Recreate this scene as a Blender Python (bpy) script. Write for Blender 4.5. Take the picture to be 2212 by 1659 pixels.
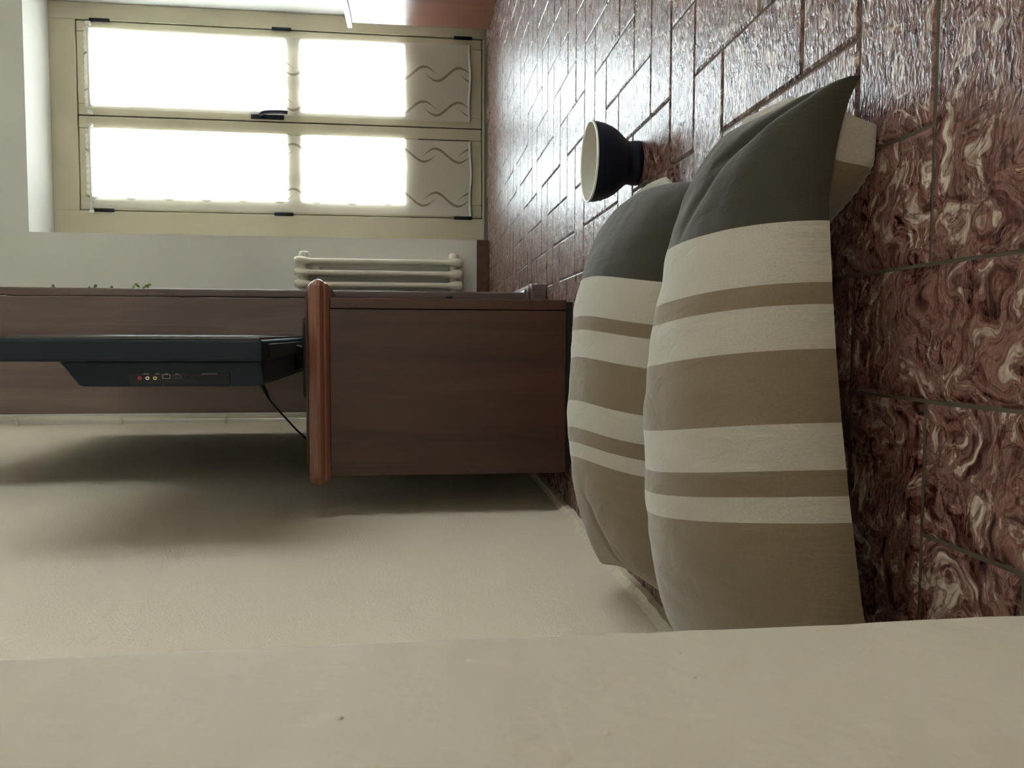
import bpy, bmesh, math, random
from mathutils import Vector, Matrix

for o in list(bpy.data.objects):
    bpy.data.objects.remove(o)
scene = bpy.context.scene
COL = scene.collection
S = 0.1                      # one lattice unit (the short side of a floor tile) in metres

# ------------------------------------------------------------------ camera
CAM = Vector((-1.56320989, -5.32664009, 3.70715414))
C_R = Vector((0.99840887, 0.05628612, -0.00340514))
C_U = Vector((-0.00339546, 0.1202863, 0.99273344))
C_F = Vector((-0.05628671, 0.99114231, -0.12028603))
cam_d = bpy.data.cameras.new('camera')
cam_d.sensor_fit = 'HORIZONTAL'
cam_d.sensor_width = 36.0
cam_d.lens = 1683.2821 * 36.0 / 2212.0
cam_d.clip_start = 0.02
cam_d.clip_end = 60
cam = bpy.data.objects.new('camera', cam_d)
COL.objects.link(cam)
# the phone was held on its side: the picture's right is down in the room
ax, ay, az = -C_U, C_R, -C_F
cam.matrix_world = Matrix(((ax.x, ay.x, az.x, CAM.x * S), (ax.y, ay.y, az.y, CAM.y * S),
                           (ax.z, ay.z, az.z, CAM.z * S), (0, 0, 0, 1)))
scene.camera = cam

# ------------------------------------------------------------------ sky, window portals, exposure
SKY = 28.0
world = bpy.data.worlds.new('sky')
scene.world = world
world.use_nodes = True
wt = world.node_tree
bg = wt.nodes['Background']
bg.inputs[0].default_value = (0.82, 0.92, 1.0, 1)
bg.inputs[1].default_value = SKY

def portal(x, y, z, sx, sz, face):
    l = bpy.data.lights.new('window_daylight_portal', 'AREA')
    l.shape = 'RECTANGLE'
    l.size = sx * S
    l.size_y = sz * S
    l.cycles.is_portal = True
    o = bpy.data.objects.new('window_daylight_portal', l)
    COL.objects.link(o)
    o.location = (x * S, y * S, z * S)
    o.rotation_euler = (math.radians(90 if face > 0 else -90), 0, 0)   # local -Z looks into the room
    return o
portal(10.0, 38.75, 11.0, 10.6, 21.4, -1)
XR_ = 17.6                       # right wall of the room
HX = 10.0                        # right wall of the hall
HW = (-24.0, -19.2, 10.0, 20.0)    # added hall fill window y0, y1, z0, z1
pt = portal(HX + 0.75, (HW[0]+HW[1])/2, (HW[2]+HW[3])/2, HW[1]-HW[0], HW[3]-HW[2], -1)
pt.rotation_euler = (math.radians(-90), 0, math.radians(-90))
RW = (-1.0, 9.0, 5.0, 22.0)      # added, unseen fill window in the room's right wall
pt = portal(XR_ + 0.75, (RW[0]+RW[1])/2, (RW[2]+RW[3])/2, RW[1]-RW[0], RW[3]-RW[2], -1)
pt.rotation_euler = (math.radians(-90), 0, math.radians(-90))

scene.view_settings.view_transform = 'Standard'
scene.view_settings.look = 'None'
scene.view_settings.gamma = 1.0
scene.view_settings.use_curve_mapping = False
scene.view_settings.exposure = 1.0

# ------------------------------------------------------------------ material helpers
def srgb(r, g, b):
    def c(v):
        v /= 255.0
        return v / 12.92 if v <= 0.04045 else ((v + 0.055) / 1.055) ** 2.4
    return (c(r), c(g), c(b), 1.0)

def new_mat(name):
    m = bpy.data.materials.new(name)
    m.use_nodes = True
    nt = m.node_tree
    b = nt.nodes['Principled BSDF']
    return m, nt, b

def N(nt, t, **kw):
    n = nt.nodes.new(t)
    for k, v in kw.items():
        if k.startswith('i_'):
            key = k[2:].replace('_', ' ')
            n.inputs[key].default_value = v
        else:
            setattr(n, k, v)
    return n

def ramp(nt, stops, interp='LINEAR'):
    r = nt.nodes.new('ShaderNodeValToRGB')
    r.color_ramp.interpolation = interp
    els = r.color_ramp.elements
    while len(els) > 1:
        els.remove(els[-1])
    els[0].position, els[0].color = stops[0]
    for p, c in stops[1:]:
        e = els.new(p)
        e.color = c
    return r

def position(nt, scale=(1, 1, 1)):
    g = N(nt, 'ShaderNodeNewGeometry')
    mp = N(nt, 'ShaderNodeMapping')
    mp.inputs['Scale'].default_value = scale
    nt.links.new(g.outputs['Position'], mp.inputs['Vector'])
    return mp.outputs['Vector']

def plain(name, col, rough=0.5, metallic=0.0, bump=None, var=None, spec=0.5, coat=0.0):
    """procedural paint / plastic / metal: flat colour, slight mottling, optional relief (scale, strength, distance)"""
    m, nt, b = new_mat(name)
    b.inputs['Roughness'].default_value = rough
    b.inputs['Metallic'].default_value = metallic
    b.inputs['Specular IOR Level'].default_value = spec
    b.inputs['Coat Weight'].default_value = coat
    sc, am = var or (9.0, 0.06)
    n = N(nt, 'ShaderNodeTexNoise', i_Scale=sc, i_Detail=4.0)
    nt.links.new(position(nt), n.inputs['Vector'])
    lo = tuple(max(0, c * (1 - am)) for c in col[:3]) + (1,)
    hi = tuple(min(1, c * (1 + am)) for c in col[:3]) + (1,)
    r = ramp(nt, [(0.3, lo), (0.7, hi)])
    nt.links.new(n.outputs['Fac'], r.inputs['Fac'])
    nt.links.new(r.outputs['Color'], b.inputs['Base Color'])
    if bump:
        n2 = N(nt, 'ShaderNodeTexNoise', i_Scale=bump[0], i_Detail=3.0)
        nt.links.new(position(nt), n2.inputs['Vector'])
        bp = N(nt, 'ShaderNodeBump', i_Strength=bump[1], i_Distance=bump[2])
        nt.links.new(n2.outputs['Fac'], bp.inputs['Height'])
        nt.links.new(bp.outputs['Normal'], b.inputs['Normal'])
    return m

def wood(name, dark, mid, light, axis='Z', rough=0.35, coat=0.15, scale=1.0):
    m, nt, b = new_mat(name)
    st = {'Z': (30, 30, 2.2), 'X': (2.2, 30, 30), 'Y': (30, 2.2, 30)}[axis]
    v = position(nt, tuple(s * scale for s in st))
    n = N(nt, 'ShaderNodeTexNoise', i_Scale=1.0, i_Detail=7.0, i_Roughness=0.62, i_Distortion=0.8)
    nt.links.new(v, n.inputs['Vector'])
    big = N(nt, 'ShaderNodeTexNoise', i_Scale=0.12, i_Detail=2.0, i_Distortion=1.2)
    nt.links.new(v, big.inputs['Vector'])
    mx = N(nt, 'ShaderNodeMath', operation='MULTIPLY_ADD')
    mx.inputs[1].default_value = 0.55
    nt.links.new(big.outputs['Fac'], mx.inputs[0])
    mul = N(nt, 'ShaderNodeMath', operation='MULTIPLY')
    mul.inputs[1].default_value = 0.45
    nt.links.new(n.outputs['Fac'], mul.inputs[0])
    nt.links.new(mul.outputs[0], mx.inputs[2])
    r = ramp(nt, [(0.36, dark), (0.5, mid), (0.66, light)])
    nt.links.new(mx.outputs[0], r.inputs['Fac'])
    nt.links.new(r.outputs['Color'], b.inputs['Base Color'])
    b.inputs['Roughness'].default_value = rough
    b.inputs['Coat Weight'].default_value = coat
    b.inputs['Coat Roughness'].default_value = 0.25
    bp = N(nt, 'ShaderNodeBump', i_Strength=0.08, i_Distance=0.001)
    nt.links.new(n.outputs['Fac'], bp.inputs['Height'])
    nt.links.new(bp.outputs['Normal'], b.inputs['Normal'])
    return m

def tile_material():
    m, nt, b = new_mat('marbled_glazed_tile')
    g = N(nt, 'ShaderNodeNewGeometry')
    oi = N(nt, 'ShaderNodeObjectInfo')
    at = N(nt, 'ShaderNodeAttribute', attribute_name='tile_offset')
    add = N(nt, 'ShaderNodeMath', operation='ADD')
    nt.links.new(oi.outputs['Random'], add.inputs[0])
    nt.links.new(at.outputs['Fac'], add.inputs[1])
    comb = N(nt, 'ShaderNodeCombineXYZ')
    for i, k in enumerate((23.0, 41.0, 17.0)):
        mm = N(nt, 'ShaderNodeMath', operation='MULTIPLY')
        mm.inputs[1].default_value = k
        nt.links.new(add.outputs[0], mm.inputs[0])
        nt.links.new(mm.outputs[0], comb.inputs[i])
    va = N(nt, 'ShaderNodeVectorMath', operation='ADD')
    nt.links.new(g.outputs['Position'], va.inputs[0])
    nt.links.new(comb.outputs[0], va.inputs[1])
    # domain warp -> swirls
    w = N(nt, 'ShaderNodeTexNoise', i_Scale=17.0, i_Detail=2.0)
    nt.links.new(va.outputs[0], w.inputs['Vector'])
    ws = N(nt, 'ShaderNodeVectorMath', operation='SCALE')
    ws.inputs['Scale'].default_value = 0.11
    nt.links.new(w.outputs['Color'], ws.inputs[0])
    v2 = N(nt, 'ShaderNodeVectorMath', operation='ADD')
    nt.links.new(va.outputs[0], v2.inputs[0])
    nt.links.new(ws.outputs[0], v2.inputs[1])
    mp = N(nt, 'ShaderNodeMapping')
    mp.inputs['Scale'].default_value = (0.75, 1.25, 1.0)
    nt.links.new(v2.outputs[0], mp.inputs['Vector'])
    n1 = N(nt, 'ShaderNodeTexNoise', i_Scale=36.0, i_Detail=5.0, i_Roughness=0.55, i_Distortion=1.3)
    nt.links.new(mp.outputs[0], n1.inputs['Vector'])
    r = ramp(nt, [(0.30, srgb(48, 22, 19)), (0.41, srgb(90, 52, 45)), (0.49, srgb(129, 97, 88)),
                  (0.54, srgb(105, 66, 57)), (0.60, srgb(166, 146, 132)), (0.70, srgb(202, 192, 176))])
    nt.links.new(n1.outputs['Fac'], r.inputs['Fac'])
    # dark flow lines
    n2 = N(nt, 'ShaderNodeTexNoise', i_Scale=24.0, i_Detail=3.0, i_Distortion=2.4)
    nt.links.new(mp.outputs[0], n2.inputs['Vector'])
    r2 = ramp(nt, [(0.44, (1, 1, 1, 1)), (0.49, srgb(120, 62, 52)), (0.53, (1, 1, 1, 1))])
    nt.links.new(n2.outputs['Fac'], r2.inputs['Fac'])
    mix = N(nt, 'ShaderNodeMix', data_type='RGBA', blend_type='MULTIPLY')
    mix.inputs['Factor'].default_value = 0.8
    nt.links.new(r.outputs['Color'], mix.inputs['A'])
    nt.links.new(r2.outputs['Color'], mix.inputs['B'])
    nt.links.new(mix.outputs['Result'], b.inputs['Base Color'])
    # hammered relief, worn glaze
    mp2 = N(nt, 'ShaderNodeMapping')
    mp2.inputs['Scale'].default_value = (0.55, 1.25, 1.0)
    nt.links.new(va.outputs[0], mp2.inputs['Vector'])
    n3 = N(nt, 'ShaderNodeTexNoise', i_Scale=170.0, i_Detail=2.0, i_Distortion=0.8)
    nt.links.new(mp2.outputs[0], n3.inputs['Vector'])
    n4 = N(nt, 'ShaderNodeTexNoise', i_Scale=38.0, i_Detail=2.0)
    nt.links.new(va.outputs[0], n4.inputs['Vector'])
    b1 = N(nt, 'ShaderNodeBump', i_Strength=0.9, i_Distance=0.0016)
    nt.links.new(n3.outputs['Fac'], b1.inputs['Height'])
    b2 = N(nt, 'ShaderNodeBump', i_Strength=0.35, i_Distance=0.002)
    nt.links.new(n4.outputs['Fac'], b2.inputs['Height'])
    nt.links.new(b1.outputs['Normal'], b2.inputs['Normal'])
    nt.links.new(b2.outputs['Normal'], b.inputs['Normal'])
    rr = N(nt, 'ShaderNodeMapRange')
    rr.inputs['To Min'].default_value = 0.20
    rr.inputs['To Max'].default_value = 0.36
    nt.links.new(n4.outputs['Fac'], rr.inputs['Value'])
    nt.links.new(rr.outputs[0], b.inputs['Roughness'])
    b.inputs['IOR'].default_value = 1.5
    b.inputs['Specular IOR Level'].default_value = 0.31
    return m

def fabric_material(name, under=False):
    """woven stripes along the cushion's width (UV u, 0 = wall end, 1 = olive end)"""
    m, nt, b = new_mat(name)
    uv = N(nt, 'ShaderNodeTexCoord')
    sep = N(nt, 'ShaderNodeSeparateXYZ')
    nt.links.new(uv.outputs['UV'], sep.inputs[0])
    tan, white, olive = srgb(124, 109, 87), srgb(177, 170, 157), srgb(58, 53, 43)
    if under:
        stops = [(0.0, olive), (0.22, white), (0.32, tan), (0.55, white), (0.64, tan), (0.70, white), (0.765, tan), (0.846, white)]
    else:
        us = [0.0, 0.2994, 0.3393, 0.3784, 0.4474, 0.559, 0.6292, 0.6654, 0.7684]
        stops = [(k, olive if i == len(us) - 1 else (tan if i % 2 == 0 else white)) for i, k in enumerate(us)]
    r = ramp(nt, stops, 'CONSTANT')
    nt.links.new(sep.outputs['X'], r.inputs['Fac'])
    # faint cross threads + fading
    n = N(nt, 'ShaderNodeTexNoise', i_Scale=420.0, i_Detail=2.0)
    mp = N(nt, 'ShaderNodeMapping')
    mp.inputs['Scale'].default_value = (1.0, 0.55, 1.0)
    nt.links.new(uv.outputs['UV'], mp.inputs['Vector'])
    nt.links.new(mp.outputs[0], n.inputs['Vector'])
    rv = ramp(nt, [(0.25, (0.80, 0.80, 0.80, 1)), (0.75, (1, 1, 1, 1))])
    nt.links.new(n.outputs['Fac'], rv.inputs['Fac'])
    mix = N(nt, 'ShaderNodeMix', data_type='RGBA', blend_type='MULTIPLY')
    mix.inputs['Factor'].default_value = 1.0
    nt.links.new(r.outputs['Color'], mix.inputs['A'])
    nt.links.new(rv.outputs['Color'], mix.inputs['B'])
    nt.links.new(mix.outputs['Result'], b.inputs['Base Color'])
    b.inputs['Roughness'].default_value = 0.9
    b.inputs['Specular IOR Level'].default_value = 0.2
    b.inputs['Sheen Weight'].default_value = 0.35
    b.inputs['Sheen Roughness'].default_value = 0.4
    # twill
    wv = N(nt, 'ShaderNodeTexWave', wave_type='BANDS', bands_direction='DIAGONAL', i_Scale=119.0, i_Distortion=0.3, i_Detail=1.0)
    nt.links.new(uv.outputs['UV'], wv.inputs['Vector'])
    cr = N(nt, 'ShaderNodeTexNoise', i_Scale=9.0, i_Detail=4.0, i_Distortion=0.6)
    mp3 = N(nt, 'ShaderNodeMapping')
    mp3.inputs['Scale'].default_value = (3.2, 0.8, 1.0)
    nt.links.new(uv.outputs['UV'], mp3.inputs['Vector'])
    nt.links.new(mp3.outputs[0], cr.inputs['Vector'])
    b1 = N(nt, 'ShaderNodeBump', i_Strength=0.12, i_Distance=0.0003)
    nt.links.new(wv.outputs['Fac'], b1.inputs['Height'])
    b2 = N(nt, 'ShaderNodeBump', i_Strength=0.5, i_Distance=0.004)
    nt.links.new(cr.outputs['Fac'], b2.inputs['Height'])
    nt.links.new(b1.outputs['Normal'], b2.inputs['Normal'])
    nt.links.new(b2.outputs['Normal'], b.inputs['Normal'])
    return m

def curtain_material(mirror):
    """sheer off-white voile with printed grey waves (UV in lattice units)"""
    m, nt, b = new_mat('sheer_voile_curtain')
    nt.nodes.remove(b)
    out = nt.nodes['Material Output']
    uv = N(nt, 'ShaderNodeTexCoord')
    sep = N(nt, 'ShaderNodeSeparateXYZ')
    nt.links.new(uv.outputs['UV'], sep.inputs[0])
    def M(op, a, bb=None, c=None):
        n = N(nt, 'ShaderNodeMath', operation=op)
        for i, v in enumerate((a, bb, c)):
            if v is None:
                continue
            if isinstance(v, (int, float)):
                n.inputs[i].default_value = v
            else:
                nt.links.new(v, n.inputs[i])
        return n.outputs[0]
    u, v = sep.outputs['X'], sep.outputs['Y']
    total = None
    for cx in ((0.87, 3.25) if mirror else (0.65, 2.5)):
        for ph in (0.0, 1.9):
            t = M('SUBTRACT', M('MODULO', M('ADD', v, ph + 0.3), 3.8), 1.9)
            sn = M('MULTIPLY', M('SINE', M('MULTIPLY', t, 2 * math.pi / 2.5)), -0.36 if mirror else 0.36)
            th = M('MULTIPLY', M('COSINE', M('MINIMUM', M('MULTIPLY', M('ABSOLUTE', t), math.pi / 2.7), math.pi / 2)), 0.085)
            d = M('ABSOLUTE', M('SUBTRACT', M('SUBTRACT', u, cx), sn))
            line = M('LESS_THAN', d, th)
            total = line if total is None else M('MAXIMUM', total, line)
    col = N(nt, 'ShaderNodeMix', data_type='RGBA')
    col.inputs['A'].default_value = srgb(242, 238, 230)
    col.inputs['B'].default_value = srgb(172, 162, 146)
    nt.links.new(total, col.inputs['Factor'])
    dif = N(nt, 'ShaderNodeBsdfDiffuse')
    trl = N(nt, 'ShaderNodeBsdfTranslucent')
    trp = N(nt, 'ShaderNodeBsdfTransparent')
    nt.links.new(col.outputs['Result'], dif.inputs['Color'])
    nt.links.new(col.outputs['Result'], trl.inputs['Color'])
    s1 = N(nt, 'ShaderNodeMixShader')
    s1.inputs[0].default_value = 0.38
    nt.links.new(dif.outputs[0], s1.inputs[1])
    nt.links.new(trl.outputs[0], s1.inputs[2])
    s2 = N(nt, 'ShaderNodeMixShader')
    s2.inputs[0].default_value = 0.20
    nt.links.new(s1.outputs[0], s2.inputs[1])
    nt.links.new(trp.outputs[0], s2.inputs[2])
    nt.links.new(s2.outputs[0], out.inputs['Surface'])
    return m

def glass_material():
    m, nt, b = new_mat('window_glass')
    nt.nodes.remove(b)
    out = nt.nodes['Material Output']
    trp = N(nt, 'ShaderNodeBsdfTransparent')
    trp.inputs[0].default_value = (0.96, 0.98, 0.98, 1)
    gl = N(nt, 'ShaderNodeBsdfGlossy')
    gl.inputs['Roughness'].default_value = 0.02
    fr = N(nt, 'ShaderNodeFresnel')
    fr.inputs[0].default_value = 1.5
    mx = N(nt, 'ShaderNodeMixShader')
    nt.links.new(fr.outputs[0], mx.inputs[0])
    nt.links.new(trp.outputs[0], mx.inputs[1])
    nt.links.new(gl.outputs[0], mx.inputs[2])
    nt.links.new(mx.outputs[0], out.inputs['Surface'])
    return m

M_TILE = tile_material()
M_GROUT = plain('cement_grout', srgb(74, 66, 50), 0.9, bump=(300, 0.3, 0.001))
M_WALL = plain('painted_plaster', srgb(234, 222, 203), 0.85, bump=(260, 0.8, 0.0016), var=(3.0, 0.03), spec=0.25)
M_WALL2 = plain('smooth_painted_plaster', srgb(196, 186, 168), 0.7, bump=(60, 0.5, 0.003), var=(4.0, 0.04), spec=0.3)
M_WALLB = plain('painted_plaster_back', srgb(230, 228, 222), 0.85, bump=(260, 0.6, 0.0014), var=(3.0, 0.03), spec=0.25)
M_CEIL = plain('white_ceiling_paint', srgb(232, 230, 222), 0.9)
M_EDGE = plain('cream_paint_edge', srgb(222, 211, 190), 0.6, bump=(160, 0.5, 0.002), var=(60, 0.12))
M_BASEB = plain('brown_marble_skirting', srgb(92, 52, 44), 0.3, var=(40, 0.35))
M_DOOR = plain('ochre_door_paint', srgb(194, 186, 160), 0.42, var=(5, 0.04))
M_GAP = plain('seal_and_groove_shade', srgb(60, 54, 44), 0.8)  # seal colour, also used for the shade strip at the bottom panel
M_HINGE = plain('dark_bronze', srgb(38, 40, 48), 0.4, 0.6)
M_WHITEP = plain('white_plastic', srgb(220, 220, 214), 0.4)
M_RAD = plain('cream_radiator_enamel', srgb(234, 228, 212), 0.35)
M_PIPE = plain('painted_pipe', srgb(226, 220, 200), 0.45)
M_WOOD = wood('walnut_side_veneer', srgb(74, 58, 53), srgb(95, 77, 70), srgb(110, 91, 83), 'Z', 0.42, 0.1)
M_WOOD2 = wood('walnut_cabinet_veneer', srgb(48, 26, 17), srgb(65, 37, 24), srgb(80, 48, 31), 'Z', 0.42, 0.1)
M_TOP = wood('walnut_moulding', srgb(98, 56, 38), srgb(130, 79, 56), srgb(152, 97, 70), 'X', 0.3, 0.3)
M_RED = wood('glossy_cherry_veneer', srgb(112, 70, 54), srgb(128, 84, 66), srgb(140, 94, 74), 'Z', 0.3, 0.3)
M_TV = plain('charcoal_tv_plastic', srgb(30, 37, 46), 0.5, spec=0.2)
M_TVG = plain('gloss_black_plastic', srgb(8, 9, 11), 0.12, spec=0.6, coat=0.4)
M_SCREEN = plain('tv_screen_panel', srgb(6, 7, 8), 0.15)
M_PORT = plain('port_recess_black', srgb(12, 13, 15), 0.6)
M_CORD = plain('black_cord', srgb(14, 14, 16), 0.5)
M_NAVY = plain('navy_glaze', srgb(16, 23, 42), 0.35, spec=0.35)
M_BOWLIN = plain('pale_grey_glaze', srgb(196, 192, 180), 0.35)
M_RIM = plain('white_glaze_rim', srgb(240, 238, 230), 0.3)
M_FAB = fabric_material('striped_cushion_fabric')
M_FABU = fabric_material('striped_cushion_underside', True)
M_SLAB = plain('white_worktop_edge', srgb(226, 222, 216), 0.25)
M_GLASS = glass_material()
M_LEAF = plain('plant_leaf', srgb(104, 130, 52), 0.5, var=(60, 0.3))
M_PETAL = plain('white_petal', srgb(236, 234, 226), 0.5)
M_POT = plain('terracotta', srgb(150, 88, 62), 0.8)
M_SOIL = plain('potting_soil', srgb(50, 38, 28), 0.95)
M_RCA = [plain('socket_ring_red', srgb(190, 60, 70), 0.4), plain('socket_ring_white', srgb(225, 222, 214), 0.4),
         plain('socket_ring_yellow', srgb(214, 182, 110), 0.4)]
M_STEEL = plain('socket_steel', srgb(170, 172, 172), 0.35, 0.8)
M_PRINT = plain('grey_print', srgb(120, 122, 122), 0.6)

# ------------------------------------------------------------------ geometry helpers (input in lattice units)
def mesh_obj(name, verts, faces, mat, parent=None, smooth=False, uvs=None):
    me = bpy.data.meshes.new(name)
    me.from_pydata([(x * S, y * S, z * S) for x, y, z in verts], [], faces)
    for m in (mat if isinstance(mat, (list, tuple)) else [mat]):
        me.materials.append(m)
    if uvs:
        ul = me.uv_layers.new(name='UVMap')
        for lp in me.loops:
            ul.data[lp.index].uv = uvs[lp.vertex_index]
    if smooth:
        me.polygons.foreach_set('use_smooth', [True] * len(me.polygons))
    o = bpy.data.objects.new(name, me)
    COL.objects.link(o)
    if parent:
        o.parent = parent
    return o

def from_bm(name, bm, mat, parent=None, smooth=False):
    me = bpy.data.meshes.new(name)
    bmesh.ops.recalc_face_normals(bm, faces=bm.faces)
    for v in bm.verts:
        v.co *= S
    bm.to_mesh(me)
    bm.free()
    me.materials.append(mat)
    if smooth:
        me.polygons.foreach_set('use_smooth', [True] * len(me.polygons))
    o = bpy.data.objects.new(name, me)
    COL.objects.link(o)
    if parent:
        o.parent = parent
    return o

def bm_box(bm, x0, x1, y0, y1, z0, z1):
    vs = [bm.verts.new(p) for p in ((x0, y0, z0), (x1, y0, z0), (x1, y1, z0), (x0, y1, z0),
                                    (x0, y0, z1), (x1, y0, z1), (x1, y1, z1), (x0, y1, z1))]
    for f in ((0, 3, 2, 1), (4, 5, 6, 7), (0, 1, 5, 4), (1, 2, 6, 5), (2, 3, 7, 6), (3, 0, 4, 7)):
        bm.faces.new([vs[i] for i in f])
    return vs

def box(name, x0, x1, y0, y1, z0, z1, mat, parent=None, bevel=0.0, seg=2):
    bm = bmesh.new()
    bm_box(bm, min(x0, x1), max(x0, x1), min(y0, y1), max(y0, y1), min(z0, z1), max(z0, z1))
    if bevel:
        bmesh.ops.bevel(bm, geom=bm.edges[:], offset=bevel, segments=seg, affect='EDGES', profile=0.5)
    return from_bm(name, bm, mat, parent)

def lathe(name, prof, cx, cy, mat, parent=None, n=48, axis='Z', cz=0.0, close=False):
    """prof: list of (r, h)"""
    verts, faces = [], []
    for r, h in prof:
        for k in range(n):
            a = 2 * math.pi * k / n
            c, s = r * math.cos(a), r * math.sin(a)
            if axis == 'Z':
                verts.append((cx + c, cy + s, cz + h))
            elif axis == 'X':
                verts.append((cx + h, cy + c, cz + s))
            else:
                verts.append((cx + c, cy + h, cz + s))
    for i in range(len(prof) - 1):
        for k in range(n):
            a, b2 = i * n + k, i * n + (k + 1) % n
            faces.append((a, b2, b2 + n, a + n))
    if close:
        faces.append(tuple(range(n))[::-1])
        faces.append(tuple((len(prof) - 1) * n + k for k in range(n)))
    o = mesh_obj(name, verts, faces, mat, parent, True)
    bm = bmesh.new(); bm.from_mesh(o.data)
    bmesh.ops.recalc_face_normals(bm, faces=bm.faces); bm.to_mesh(o.data); bm.free()
    return o

def tube(name, pts, rad, mat, parent=None, n=10):
    """tube along a poly-line; rad a number or one per point"""
    P = [Vector(p) for p in pts]
    verts, faces = [], []
    up = Vector((0, 0, 1))
    for i, p in enumerate(P):
        t = (P[min(i + 1, len(P) - 1)] - P[max(i - 1, 0)]).normalized()
        a = t.cross(up)
        if a.length < 1e-3:
            a = t.cross(Vector((0, 1, 0)))
        a.normalize()
        b2 = a.cross(t).normalized()
        r = rad[i] if isinstance(rad, (list, tuple)) else rad
        for k in range(n):
            an = 2 * math.pi * k / n
            verts.append(tuple(p + a * r * math.cos(an) + b2 * r * math.sin(an)))
    for i in range(len(P) - 1):
        for k in range(n):
            a, b2 = i * n + k, i * n + (k + 1) % n
            faces.append((a, b2, b2 + n, a + n))
    faces.append(tuple(range(n))[::-1])
    faces.append(tuple((len(P) - 1) * n + k for k in range(n)))
    return mesh_obj(name, verts, faces, mat, parent, True)

def bez(pts, n=24):
    """Catmull-Rom through the points"""
    P = [Vector(p) for p in pts]
    P = [P[0] * 2 - P[1]] + P + [P[-1] * 2 - P[-2]]
    out = []
    for i in range(1, len(P) - 2):
        for k in range(n):
            t = k / n
            out.append(0.5 * ((2 * P[i]) + (P[i + 1] - P[i - 1]) * t + (2 * P[i - 1] - 5 * P[i] + 4 * P[i + 1] - P[i + 2]) * t * t
                              + (-P[i - 1] + 3 * P[i] - 3 * P[i + 1] + P[i + 2]) * t ** 3))
    out.append(P[-2])
    return [tuple(p) for p in out]

def prism_y(name, prof, y0, y1, mat, parent=None, bevel=0.0):
    """closed outline in (x, z) extruded along y"""
    bm = bmesh.new()
    a = [bm.verts.new((x, y0, z)) for x, z in prof]
    b2 = [bm.verts.new((x, y1, z)) for x, z in prof]
    n = len(prof)
    bm.faces.new(a); bm.faces.new(b2[::-1])
    for i in range(n):
        bm.faces.new((a[i], a[(i + 1) % n], b2[(i + 1) % n], b2[i]))
    if bevel:
        es = [e for e in bm.edges if abs(e.verts[0].co.y - e.verts[1].co.y) < 1e-6]
        bmesh.ops.bevel(bm, geom=es, offset=bevel, segments=2, affect='EDGES', profile=0.5)
    return from_bm(name, bm, mat, parent)

def moulded(name, x0, x1, y0, y1, prof, mat, parent=None, rad=0.0, taper=0.0):
    """slab whose edge follows prof = [(outset, z), ...] round all four sides; taper narrows the front towards y1"""
    loops = []
    for o, z in prof:
        X0, X1, Y0, Y1 = x0 - o, x1 + o, y0 - o, y1 + o
        r = max(rad + o, 0.01)
        L = []
        for (cx, cy, a0) in ((X1 - r, Y0 + r, -90), (X1 - r, Y1 - r, 0), (X0 + r, Y1 - r, 90), (X0 + r, Y0 + r, 180)):
            for k in range(5):
                a = math.radians(a0 + 90 * k / 4)
                x, y = cx + r * math.cos(a), cy + r * math.sin(a)
                if x > (X0 + X1) / 2:
                    x -= taper * (y - Y0) / (Y1 - Y0)
                L.append((x, y, z))
        loops.append(L)
    n = len(loops[0])
    verts = [p for L in loops for p in L]
    faces = [tuple(range(n))[::-1], tuple((len(loops) - 1) * n + k for k in range(n))]
    for i in range(len(loops) - 1):
        for k in range(n):
            a, b2 = i * n + k, i * n + (k + 1) % n
            faces.append((a, b2, b2 + n, a + n))
    return mesh_obj(name, verts, faces, mat, parent)

def empty(name, loc=(0, 0, 0)):
    o = bpy.data.objects.new(name, None)
    COL.objects.link(o)
    o.empty_display_size = 0.05
    return o

def tag(o, label, cat, group=None, kind=None):
    o['label'] = label
    o['category'] = cat
    if group:
        o['group'] = group
    if kind:
        o['kind'] = kind
    return o

# ------------------------------------------------------------------ the setting
XL, XR = -5.78, 17.6          # room left and right wall
YB, YP = 35.5, -2.0           # back wall, near partition face
HC = 27.0                     # ceiling
DX0, DX1, DZ1 = 3.62, 15.75, 22.45    # french door opening in the back wall
YD = 38.2                     # face of the door leaves

# --- floor: grout bed and herringbone tiles
floor = box('floor', XL - 1.0, XR + 1.0, -28.0, 40.5, -1.5, -0.016, M_GROUT)
tag(floor, 'herringbone floor of glossy reddish-brown marbled tiles with dark grout', 'floor', kind='structure')

def in_view(x, y):
    d = Vector((x, y, 0)) - CAM
    z = d.dot(C_F)
    if z < 0.5:
        return None
    px = 829.5 + 1683.28 * d.dot(C_R) / z
    py = 1106 - 1683.28 * d.dot(C_U) / z
    return z if -60 < px < 1719 and -60 < py < 2300 else None

def tile_mesh(w, l, name):
    g, c, d, bv = 0.014, 0.013, 0.055, 0.03
    def ring(o, z):
        return [(-w/2+o, -l/2+o, z), (w/2-o, -l/2+o, z), (w/2-o, l/2-o, z), (-w/2+o, l/2-o, z)]
    vs = ring(g, -d) + ring(g, -c) + ring(g + bv, 0)
    fs = [(8, 9, 10, 11)]
    for a in (0, 4):
        for k in range(4):
            b2 = (k + 1) % 4
            fs.append((a + k, a + b2, a + 4 + b2, a + 4 + k))
    return vs, fs

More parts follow.
